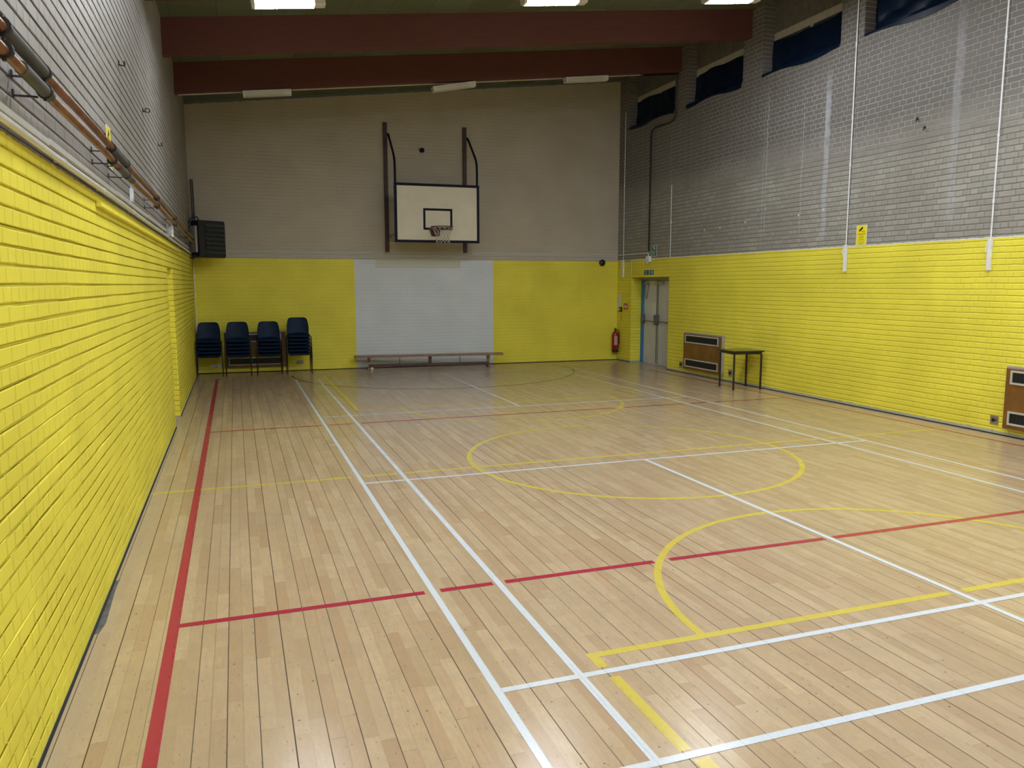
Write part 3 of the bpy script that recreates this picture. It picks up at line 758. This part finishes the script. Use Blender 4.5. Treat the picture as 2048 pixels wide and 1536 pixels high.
mb = MB(); mb.box(-.022, .022, -.03, .025, .040, .043); mb.build('window', mSignW, t)
mb = MB(); mb.box(-.07, .09, -.15, .17, .002, .006, .0); o = mb.build('notice_card', mPaper, None); o.matrix_world = wframe('R', 14.78, 1.45)
tag(o, 'pale plastic card in the corner above the call point', 'notice')
t = thing('notice_strip', 'thin vertical dark red notice above the fire extinguisher', 'notice', mat=wframe('R', 14.66, 1.08))
mb = MB(); mb.box(-.028, .028, -.085, .085, .002, .005); mb.build('backing', mSignY, t)
mb = MB()
for k in range(6): mb.box(-.018, .018, -.08 + k * .028, -.063 + k * .028, .005, .006)
mb.build('print', mSignR, t)
# security camera / emergency spotlight
t = thing('security_camera', 'small white security camera above the fire door', 'camera', mat=wframe('R', 13.33, 2.42))
mb = MB(); mb.box(-.075, .075, -.045, .08, .002, .07, .008); mb.build('body', mWhitePl, t)
mb = MB(); mb.lathe([(.028, 0), (.028, .05), (.02, .06)], 14, c=(0.0, -.06, .04)); mb.build('lens', mClear, t, smooth=True)
mb = MB(); mb.tube([(0, .08, .042), (0, .135, .042), (-.02, .150, .042), (-1.45, .150, .042)], .011, 8); mb.build('conduit', mWhitePl, t)

# fire extinguisher in the corner
t = thing('fire_extinguisher', 'red fire extinguisher hanging in the corner by the fire door', 'fire extinguisher', (7.80, 14.79, .20))
mb = MB(); mb.lathe([(.072, .07), (.080, .08), (.080, .42), (.070, .47), (.040, .505), (.022, .515), (.022, .53)], 26); bd_ = mb.build('cylinder', mRed, t, smooth=True)
mb = MB(); mb.lathe([(.074, 0), (.079, .01), (.079, .069), (.073, .0695)], 26); mb.build('base_ring', mBlack, t, smooth=True)
mb = MB(); mb.box(-.02, .02, -.015, .015, .531, .56, .003); mb.box(-.012, .012, -.09, .02, .562, .572); mb.box(-.012, .012, -.08, .02, .585, .595); mb.box(-.012, .012, .005, .02, .560, .60); mb.build('valve', mBlack, t)
mb = MB(); mb.tube([(.02, 0, .545), (.06, -.02, .55), (.088, -.03, .50), (.094, -.03, .35), (.092, -.03, .20)], .010, 8); mb.build('hose', mBlack, t, smooth=True)
def lab(u, v):
    a = -PI / 2 - .2 + (u - .5) * 1.1
    return (.0815 * math.cos(a), .0815 * math.sin(a), .18 + .22 * v)
mb = MB(); mb.grid(lab, 12, 2); mb.build('label_panel', simple('label_pink', (.55, .30, .33), .5, var=.25, scale=40), t)
for za, zz in ((.40, .44), (.12, .14)):
    mb = MB(); mb.box(.082, .098, -.02, .02, za, zz); mb.build('wall_bracket', mSteelDk, t)

# ================================================================== PIPES ON THE LEFT WALL
def wall_run(name, z, xoff, r, y0, y1, mat, label, cat, n=24, wob=.004, shape='round', hgt=.03):
    mb = MB()
    if shape == 'round':
        pts = [(XL + xoff, y0 + (y1 - y0) * k / n, z + wob * math.sin(k * 1.3)) for k in range(n + 1)]
        mb.tube(pts, r, 12)
    else: mb.box(XL + .002, XL + xoff, y0, y1, z - hgt / 2, z + hgt / 2, .002)
    return tag(mb.build(name, mat, smooth=shape == 'round'), label, cat)
def copper(z, label, sections, x=.12):
    t = thing('copper_pipe', label, 'pipe', (XL + x, 0, z))
    mb = MB(); pts = [(0, -4.5 + 18.3 * k / 40, .006 * math.sin(k * .9)) for k in range(41)]
    mb.tube(pts, .0185, 14); mb.build('tube', mCopper, t, smooth=True)
    for a, b in sections:
        mb = MB(); mb.tube([(0, a, 0), (0, b, 0)], .0245, 14); mb.build('insulation', mFoam, t, smooth=True)
    for yy in (-.8, .62, 1.22, 3.08, 3.75, 6.1, 8.6, 11.2, 13.2):
        mb = MB(); mb.tube([(0, yy - .012, 0), (0, yy + .012, 0)], .0305, 14)
        mb.box(-x + .004, -.026, yy - .008, yy + .008, -.026, -.020); mb.box(-x + .004, -x + .010, yy - .010, yy + .010, -.032, .0)
        mb.box(-.006, .006, yy - .008, yy + .008, -.036, -.03); mb.box(-.006, .006, yy - .006, yy + .006, .03, .036)
        mb.build('clip', mSteelDk, t)
    return t
copper(2.727, 'upper copper pipe with grey sleeves along the left wall', [(.62, 1.22), (3.08, 3.75)])
copper(2.652, 'lower copper pipe with grey sleeves along the left wall', [(.84, 1.30), (3.35, 4.1)])
t = thing('white_trunking', 'white rectangular trunking below the copper pipes on the left wall', 'trunking', (XL, 0, 2.533))
for y0, y1, dz in ((-4.5, 1.75, 0), (1.752, 4.0, .008), (4.002, 6.2, .016), (6.202, 13.6, .024)):
    mb = MB(); mb.box(.002, .026, y0, y1, -.014 + dz, .016 + dz, .003); mb.build('duct', mWhitePl, t)
t = thing('white_pipe', 'white round pipe running just above the yellow paint on the left wall', 'pipe', (XL, 0, 2.478))
mb = MB(); mb.tube([(.04, -4.5 + 18.2 * k / 30, .003 * math.sin(k)) for k in range(31)], .015, 10); mb.build('tube', mWhitePaint, t, smooth=True)
for yy in (-.6, .6, 1.95, 3.2, 4.8, 6.9, 9.0, 11.0, 13.0):
    mb = MB(); mb.tube([(.04, yy - .015, 0), (.04, yy + .015, 0)], .0185, 10); mb.box(.002, .03, yy - .01, yy + .01, -.006, .006); mb.build('clip', mWhitePaint, t)
tag(wall_run('yellow_ledge', 2.385, .035, 0, 3.14, 10.9, mYelPaint, '', '', shape='box', hgt=.028), 'yellow painted trunking just below the pipes on the left wall', 'trunking')
# small white box fitting, round junction, eye hooks
t = thing('switch_box', 'small narrow white fitting hanging under the copper pipes', 'fitting', mat=wframe('L', 5.0, 2.64))
mb = MB(); mb.prism([(-.03, -.06), (.03, -.06), (.02, .05), (-.02, .05)], .002, .03); mb.build('body', mWhitePl, t)
for za, zz in ((.05, .07), (-.06, -.10)):
    mb = MB(); mb.tube([(0, za, .01), (0, zz, .012)], .004, 6); mb.build('wire', mWhitePl, t)
t = thing('junction_box', 'round shiny clear dome fitting on the left wall near the heater', 'fitting', mat=wframe('L', 8.45, 2.555))
mb = MB(); mb.box(-.05, .05, -.07, .07, .034, .045, .005); mb.build('base', mWhitePl, t)
mb = MB(); mb.lathe([(.078, .029), (.076, .05), (.062, .08), (.035, .095), (.01, .10)], 24); mb.build('dome', mClear, t, smooth=True)
mb = MB(); mb.box(-.010, .010, -.075, .075, .08, .105); mb.build('guard', mWhitePl, t)
for i, (yy, zz, lb) in enumerate(((4.786, 3.66, 'nearest'), (6.55, 3.65, 'middle'), (8.2, 3.58, 'farthest'))):
    t = thing('wall_eye', '%s rusty eye hook high on the grey left wall' % lb, 'hook', mat=wframe('L', yy, zz))
    mb = MB(); mb.lathe([(.022, .002), (.022, .008)], 12); mb.build('plate', mSteelDk, t)
    mb = MB(); mb.tube([(.02 * math.sin(a), .02 * math.cos(a), .045 + (.02 * math.sin(a) if i == 1 else 0)) for a in [2 * PI * k / 18 for k in range(18)]], .006, 6, closed=True); mb.tube([(0, -.02, .045), (0, -.01, .006)], .005, 6); mb.build('ring', mSteelDk, t, smooth=True)

# fan heater in the left corner
t = thing('fan_heater', 'black louvred fan heater hung in the left corner', 'heater', (-1.42, 14.42, 2.41), math.radians(33))
mb = MB(); mb.box(-.29, .29, -.02, .27, 0, .73, .02); cs = mb.build('casing', mBlack, t)
mb = MB(); mb.box(-.285, -.16, -.028, -.021, .03, .70); mb.build('front_strip', mBlack, t)
mb = MB(); mb.box(.265, .285, -.028, -.021, .03, .70); mb.build('front_strip', mBlack, t)
for k in range(7):
    mb = MB(); z0 = .07 + k * .088
    mb.prism([(-.022, z0 + .06), (-.030, z0 + .05), (-.075, z0 + .012), (-.070, z0 + .006), (-.022, z0 + .045)], -.155, .262, 'x'); mb.build('louvre', simple('dark_louvre', (.075, .080, .076), .4), t)
mb = MB(); mb.box(-.34, -.292, .02, .22, .10, .62, .01); mb.build('side_cover', mGreyMet, t)
mb = MB(); mb.tube([(-.20, .10, .73), (-.20, .14, .80), (-.30, .2, .78), (-.36, .22, .66)], .014, 8); mb.tube([(-.26, .1, .10), (-.33, .12, -.02), (-.38, .18, .0)], .012, 8); mb.build('feed_pipe', mSteelDk, t, smooth=True)
for xa, xb, yb2 in ((-.25, -.21, .38), (.15, .19, .55)):
    mb = MB(); mb.box(xa, xb, .271, yb2, .60, .64); mb.build('wall_bracket', mSteelDk, t)
for k, (xx, lb) in enumerate(((-1.775, 'left'), (-1.74, 'right'))):
    mb = MB(); mb.tube([(xx, 14.92, 2.66), (xx, 14.95, 3.2), (xx - .01, 14.95, 4.0)], .013, 8)
    tag(mb.build('riser_pipe', mSteelDk, smooth=True), '%s dark riser pipe in the corner behind the fan heater' % lb, 'pipe')

# ================================================================== RIGHT WALL CONDUITS
def vert_conduit(y, ztop, zbox, zend, label, cps, box=True, r=.010):
    t = thing('conduit_drop', label, 'conduit', mat=wframe('R', y, 0))
    mb = MB(); mb.tube([(0, zbox, .018), (0.0, ztop, .018)], r, 8); mb.build('tube', mWhitePl, t)
    for z in cps:
        mb = MB(); mb.tube([(0, z - .02, .018), (0, z + .02, .018)], r + .005, 8); mb.build('coupler', mWhitePl, t)
    if box:
        mb = MB(); mb.box(-.024, .024, zend, zbox, .002, .040, .004); mb.build('trunking', mWhitePl, t)
        mb = MB(); mb.tube([(-.01, zbox - .02, .045), (-.035, zbox - .10, .05), (-.03, zbox - .17, .045)], .006, 6); mb.build('cord_end', mWhitePl, t)
    return t
vert_conduit(7.245, 6.3, 2.47, 2.06, 'tall white conduit left of the camera sign on the right wall', (5.42, 4.37, 3.67))
vert_conduit(4.79, 6.3, 2.43, 2.04, 'tall white conduit nearest the viewer on the right wall', (4.83, 3.68, 2.89))
vert_conduit(14.58, 5.9, 2.45, 2.04, 'thin white conduit in the far corner above the red sign', (4.2, 3.3), r=.008)
vert_conduit(12.42, 3.98, 2.45, 2.04, 'short thin white conduit beside the fire door', (3.2,), box=False, r=.007)
mb = MB(); mb.tube([(XR - .016, 14.54, 2.43), (XR - .016, 14.20, 2.44), (XR - .016, 14.17, 2.41), (XR - .016, 14.17, 2.05)], .010, 8)
tag(mb.build('door_conduit', mBeigePaint, smooth=True), 'pale conduit turning down along the left edge of the fire door opening', 'conduit')
cab = [(14.84, 6.16), (12.42, 6.20), (12.33, 6.16), (12.31, 6.08), (12.31, 5.42), (12.37, 5.32), (12.55, 5.29), (13.19, 5.30), (13.31, 5.24), (13.335, 5.10), (13.335, 2.62)]
mb = MB(); mb.tube([(7.06, 12.235, zc(7.06) - .525), (7.84, 12.235, zc(7.84) - .525), (7.868, 12.26, zc(7.86) - .53)] + [(XR - .03, y, z) for y, z in cab[3:]], .017, 8)
tag(mb.build('black_cable', mBlack, smooth=True), 'thick black cable bending down the right wall to the fire door', 'cable')
# white spots of filler and old fixings
for k, (yy, zz) in enumerate(((11.15, 2.945), (10.62, 2.955), (9.83, 3.0), (8.38, 3.01), (7.80, 3.05))):
    mb = MB(); mb.lathe([(.018, .001), (.016, .006), (.006, .009)], 8); o = mb.build('wall_plug', mSignW)
    o.matrix_world = wframe('R', yy, zz)
    tag(o, 'small white filler spot in the row on the grey right wall', 'wall plug', 'white filler spots on the right wall')
for k, (yy, zz, lb) in enumerate(((6.05, 4.12, 'above the camera sign'), (5.92, 3.98, 'with a brown stain below it'))):
    t = thing('wall_eye', 'small dark hook on the grey right wall %s' % lb, 'hook', mat=wframe('R', yy, zz))
    mb = MB(); mb.lathe([(.02, .002), (.02, .008)], 10); mb.build('plate', mSteelDk, t)
    mb = MB(); mb.tube([(0, 0, .006), (.01, -.02, .04), (.03, -.05, .05)], .006, 6); mb.build('hook', mSteelDk, t)

# ================================================================== SOCKETS
def socket(wall, s, z, label, mat=mSteel, w=.075, h=.075):
    t = thing('wall_socket', label, 'socket', mat=wframe(wall, s, z))
    mb = MB(); mb.box(-w, w, -h * .6 - .01, h * .6 + .01, .002, .012, .002); mb.build('plate', mat, t)
    mb = MB(); mb.box(-w * .45, w * .1, -h * .3, h * .3, .012, .024, .003); mb.box(w * .35, w * .6, -h * .1, h * .2, .012, .016); mb.build('switch', mSignK if mat is mSteel else mGreyMet, t)
socket('R', 11.89, .168, 'metal wall socket left of the wooden convector heater', w=.06, h=.09)
socket('R', 10.12, .172, 'metal wall socket behind the small table', w=.06, h=.09)
socket('R', 4.56, .175, 'metal wall socket near the right edge of the photo', w=.055, h=.075)
socket('E', .25, .18, 'dull grey wall socket under the tallest chair stack', mGreyMet, .075, .05)
t = thing('wall_socket', 'pair of white sockets behind the leftmost chair stack', 'socket', mat=wframe('E', -1.47, .17))
for dx in (-.06, .05):
    mb = MB(); mb.box(dx - .045, dx + .045, -.045, .045, .002, .035, .004); mb.build('plate', mWhitePl, t)
mb = MB(); mb.box(-.33, -.11, -.05, -.03, .002, .02); mb.build('conduit', mWhitePl, t)

# ================================================================== CONVECTOR HEATERS
def convector(mat, w, label, dep=.078):
    t = thing('convector_heater', label, 'heater', mat=mat)
    h0, h1 = .105, .875
    mb = MB(); mb.box(-w / 2, w / 2, h0, h1, .003, dep - .012, .003); mb.build('casing', mGreyMet, t)
    mb = MB(); mb.box(-w / 2 + .006, w / 2 - .006, h0 + .004, h1 - .025, dep - .012, dep, .003); fr = mb.build('front_panel', mDarkWood, t)
    for z0, z1 in ((h0 + .555, h0 + .725), (h0 + .055, h0 + .225)):
        a, b = -w / 2 + .07, w / 2 - .10; q = .024
        mb = MB(); mb.box(a, b, z0, z0 + q, dep, dep + .012); mb.box(a, b, z1 - q, z1, dep, dep + .012)
        mb.box(a, a + q, z0 + q, z1 - q, dep, dep + .012); mb.box(b - q, b, z0 + q, z1 - q, dep, dep + .012)
        g = mb.build('grille_frame', mCreamPaint, t)
        mb = MB(); mb.box(a + q, b - q, z0 + q, z1 - q, dep, dep + .002)
        for k in range(26):
            xx = a + q + (b - a - 2 * q) * (k + .5) / 26
            mb.box(xx - .004, xx + .004, z0 + q, z1 - q, dep + .002, dep + .007)
        mb.build('grille', mGrille, g)
    return t
convector(wframe('R', 11.02, 0), 1.36, 'wooden convector heater on the right wall beside the small table')
convector(wframe('R', 3.72, 0), 1.36, 'wooden convector heater cut off by the right edge of the photo')
convector(wframe('E', -.655, 0), 1.26, 'wooden convector heater half hidden behind the chair stacks', dep=.07)

# ================================================================== SMALL TABLE
t = thing('small_table', 'small square dark table with thin legs against the right wall', 'table', (7.545, 9.335, 0), math.radians(-7.5))
hh = .70; a = .285
mb = MB(); mb.box(-a - .035, a, -a - .03, a, hh - .006, hh + .003, .001); mb.build('table_top', mTop, t)
mb = MB(); mb.box(-a - .037, a + .002, -a - .032, a + .002, hh - .026, hh - .0065, .003); mb.build('top_edging', mTopEdge, t)
mb = MB(); b_ = .262
for y0, y1, x0, x1 in ((-b_ - .01, -b_ + .01, -b_, b_), (b_ - .01, b_ + .01, -b_, b_), (-b_, b_, -b_ - .01, -b_ + .01), (-b_, b_, b_ - .01, b_ + .01)):
    mb.box(x0, x1, y0, y1, hh - .065, hh - .0265)
mb.build('table_frame', mLegBr, t)
for sx in (-1, 1):
    for sy in (-1, 1):
        mb = MB(); mb.box(sx * b_ - .0135, sx * b_ + .0135, sy * b_ - .0135, sy * b_ + .0135, .012, hh - .066, .002); lg = mb.build('leg', mLegBr, t)
        mb = MB(); mb.box(sx * b_ - .0145, sx * b_ + .0145, sy * b_ - .0145, sy * b_ + .0145, .0012, .0118); mb.build('foot_cap', mRubber, lg)

# ================================================================== GYM BENCH
bx0, by0, bx1, by1 = 1.41, 14.80, 4.74, 14.46
ang = math.atan2(by1 - by0, bx1 - bx0); LB = math.hypot(bx1 - bx0, by1 - by0)
t = thing('gym_bench', 'long low wooden gym bench in front of the white panel', 'bench', ((bx0 + bx1) / 2, (by0 + by1) / 2, 0), ang)
h = LB / 2
mb = MB(); mb.box(-h, h, -.115, .115, .264, .310, .010); mb.build('seat_plank', mBenchWood, t)
mb = MB(); mb.box(-h + .30, h - .32, -.022, .022, .050, .112, .004); mb.build('balance_rail', mBenchDk, t)
for xx in (-h + .30, -.01, h - .34):
    mb = MB()
    wd = .03 if abs(xx) > .1 else .035
    mb.box(xx - wd, xx + wd, -.028, .028, .1125, .2635)
    if abs(xx) > .1:
        mb.box(xx - .03, xx + .03, -.15, .15, .012, .0495, .004); mb.prism([(-.10, .2635), (.10, .2635), (.03, .16), (-.03, .16)], xx - .028, xx + .028, 'x')
        mb.box(xx - .03, xx + .03, -.15, -.11, .0012, .012); mb.box(xx - .03, xx + .03, .11, .15, .0012, .012)
    mb.build('support', mBenchDk if abs(xx) < .1 else mBenchWood, t)
for xx in (-h + .98, h - 1.0):
    mb = MB(); mb.tube([(xx, 0, .1125), (xx, 0, .2635)], .007, 8); mb.build('tie_rod', mSteelDk, t)
for xx in (-h + .36, h - .29):
    for yy in (-.10,):
        mb = MB(); mb.lathe([(.026, -.012), (.030, -.006), (.030, .006), (.026, .012)], 18, c=(xx, yy - .065, .031), axis='y'); mb.build('wheel', mWhitePl if xx < 0 else mGreyMet, t, smooth=True)
mb = MB(); mb.box(-h - .012, -h - .0005, -.09, -.05, .262, .318, .002); mb.box(-h - .012, -h - .0005, .05, .09, .262, .318, .002); mb.build('end_hook', mSteelDk, t)
mb = MB()
for xx in (-h + .24, h - .26, h - .9): mb.lathe([(.012, .3082), (.010, .314)], 10, c=(xx, -.02, 0))
mb.build('bolt_heads', mSteelDk, t)

# ================================================================== CHAIRS
PROF = [(-.206, .398), (-.222, .412), (-.224, .432), (-.205, .446), (-.12, .443), (.0, .433), (.085, .430), (.135, .440), (.168, .472), (.186, .53), (.200, .61), (.218, .69), (.231, .745), (.239, .775), (.243, .790), (.245, .797)]
HW = [.185, .202, .210, .216, .219, .220, .219, .219, .221, .226, .225, .213, .200, .184, .160, .125]
def make_chair():
    t = thing('stacking_chair', 'navy plastic stacking chair', 'chair')
    n = len(PROF) - 1
    def f(u, v):
        k = v * n; a = min(int(k), n - 1); tt = k - a
        y = PROF[a][0] * (1 - tt) + PROF[a + 1][0] * tt; z = PROF[a][1] * (1 - tt) + PROF[a + 1][1] * tt
        w = HW[a] * (1 - tt) + HW[a + 1] * tt
        c = (u - .5) * 2; x = c * w
        if k < 7: z += .012 * c ** 4 * min(1, k / 3)
        else: y -= .035 * c * c * min(1, (k - 7) / 2)
        return (x, y, z)
    mb = MB(); mb.grid(f, 14, 30, thick=.005); mb.build('shell', mNavySh, t, smooth=True)
    for sx in (-1, 1):
        mb = MB(); mb.tube([(sx * .224, -.165, .418), (sx * .239, -.175, .412), (sx * .242, -.185, .39), (sx * .248, -.215, .012)], .009, 8); lg = mb.build('leg', mLegBr, t, smooth=True)
        mb = MB(); mb.tube([(sx * .248, -.215, .0012), (sx * .248, -.215, .0118)], .0098, 8); mb.build('foot', mRubber, lg)
        mb = MB(); mb.tube([(sx * .224, .135, .418), (sx * .239, .142, .412), (sx * .242, .145, .39), (sx * .248, .150, .012)], .009, 8); lg = mb.build('leg', mLegBr, t, smooth=True)
        mb = MB(); mb.tube([(sx * .248, .150, .0012), (sx * .248, .150, .0118)], .0098, 8); mb.build('foot', mRubber, lg)
    mb = MB()
    for yy in (-.165, .135): mb.tube([(-.224, yy, .418), (.224, yy, .418)], .009, 8)
    mb.tube([(-.150, -.165, .418), (-.150, .135, .418)], .007, 6); mb.tube([(.150, -.165, .418), (.150, .135, .418)], .007, 6)
    mb.build('seat_frame', mLegBr, t, smooth=True)
    return t
STK = [(-1.575, 14.60, 5, 'leftmost'), (-1.015, 14.60, 5, 'second from left'), (-.40, 14.58, 5, 'third from left'), (.195, 14.55, 6, 'rightmost, tallest')]
LV = ['bottom', 'second from bottom', 'third from bottom', 'fourth from bottom', 'fifth from bottom', 'top']
proto = None
for x, y, n, lb in STK:
    for k in range(n):
        if proto is None: proto = c = make_chair()
        else: c = copy_tree(proto)
        c.location = (x, y - k * .023, k * .077)
        lv = 'top' if k == n - 1 else LV[k]
        c['label'] = 'navy plastic chair, %s of the %s stack' % (lv, lb)
        c['group'] = 'stacked navy chairs along the end wall'
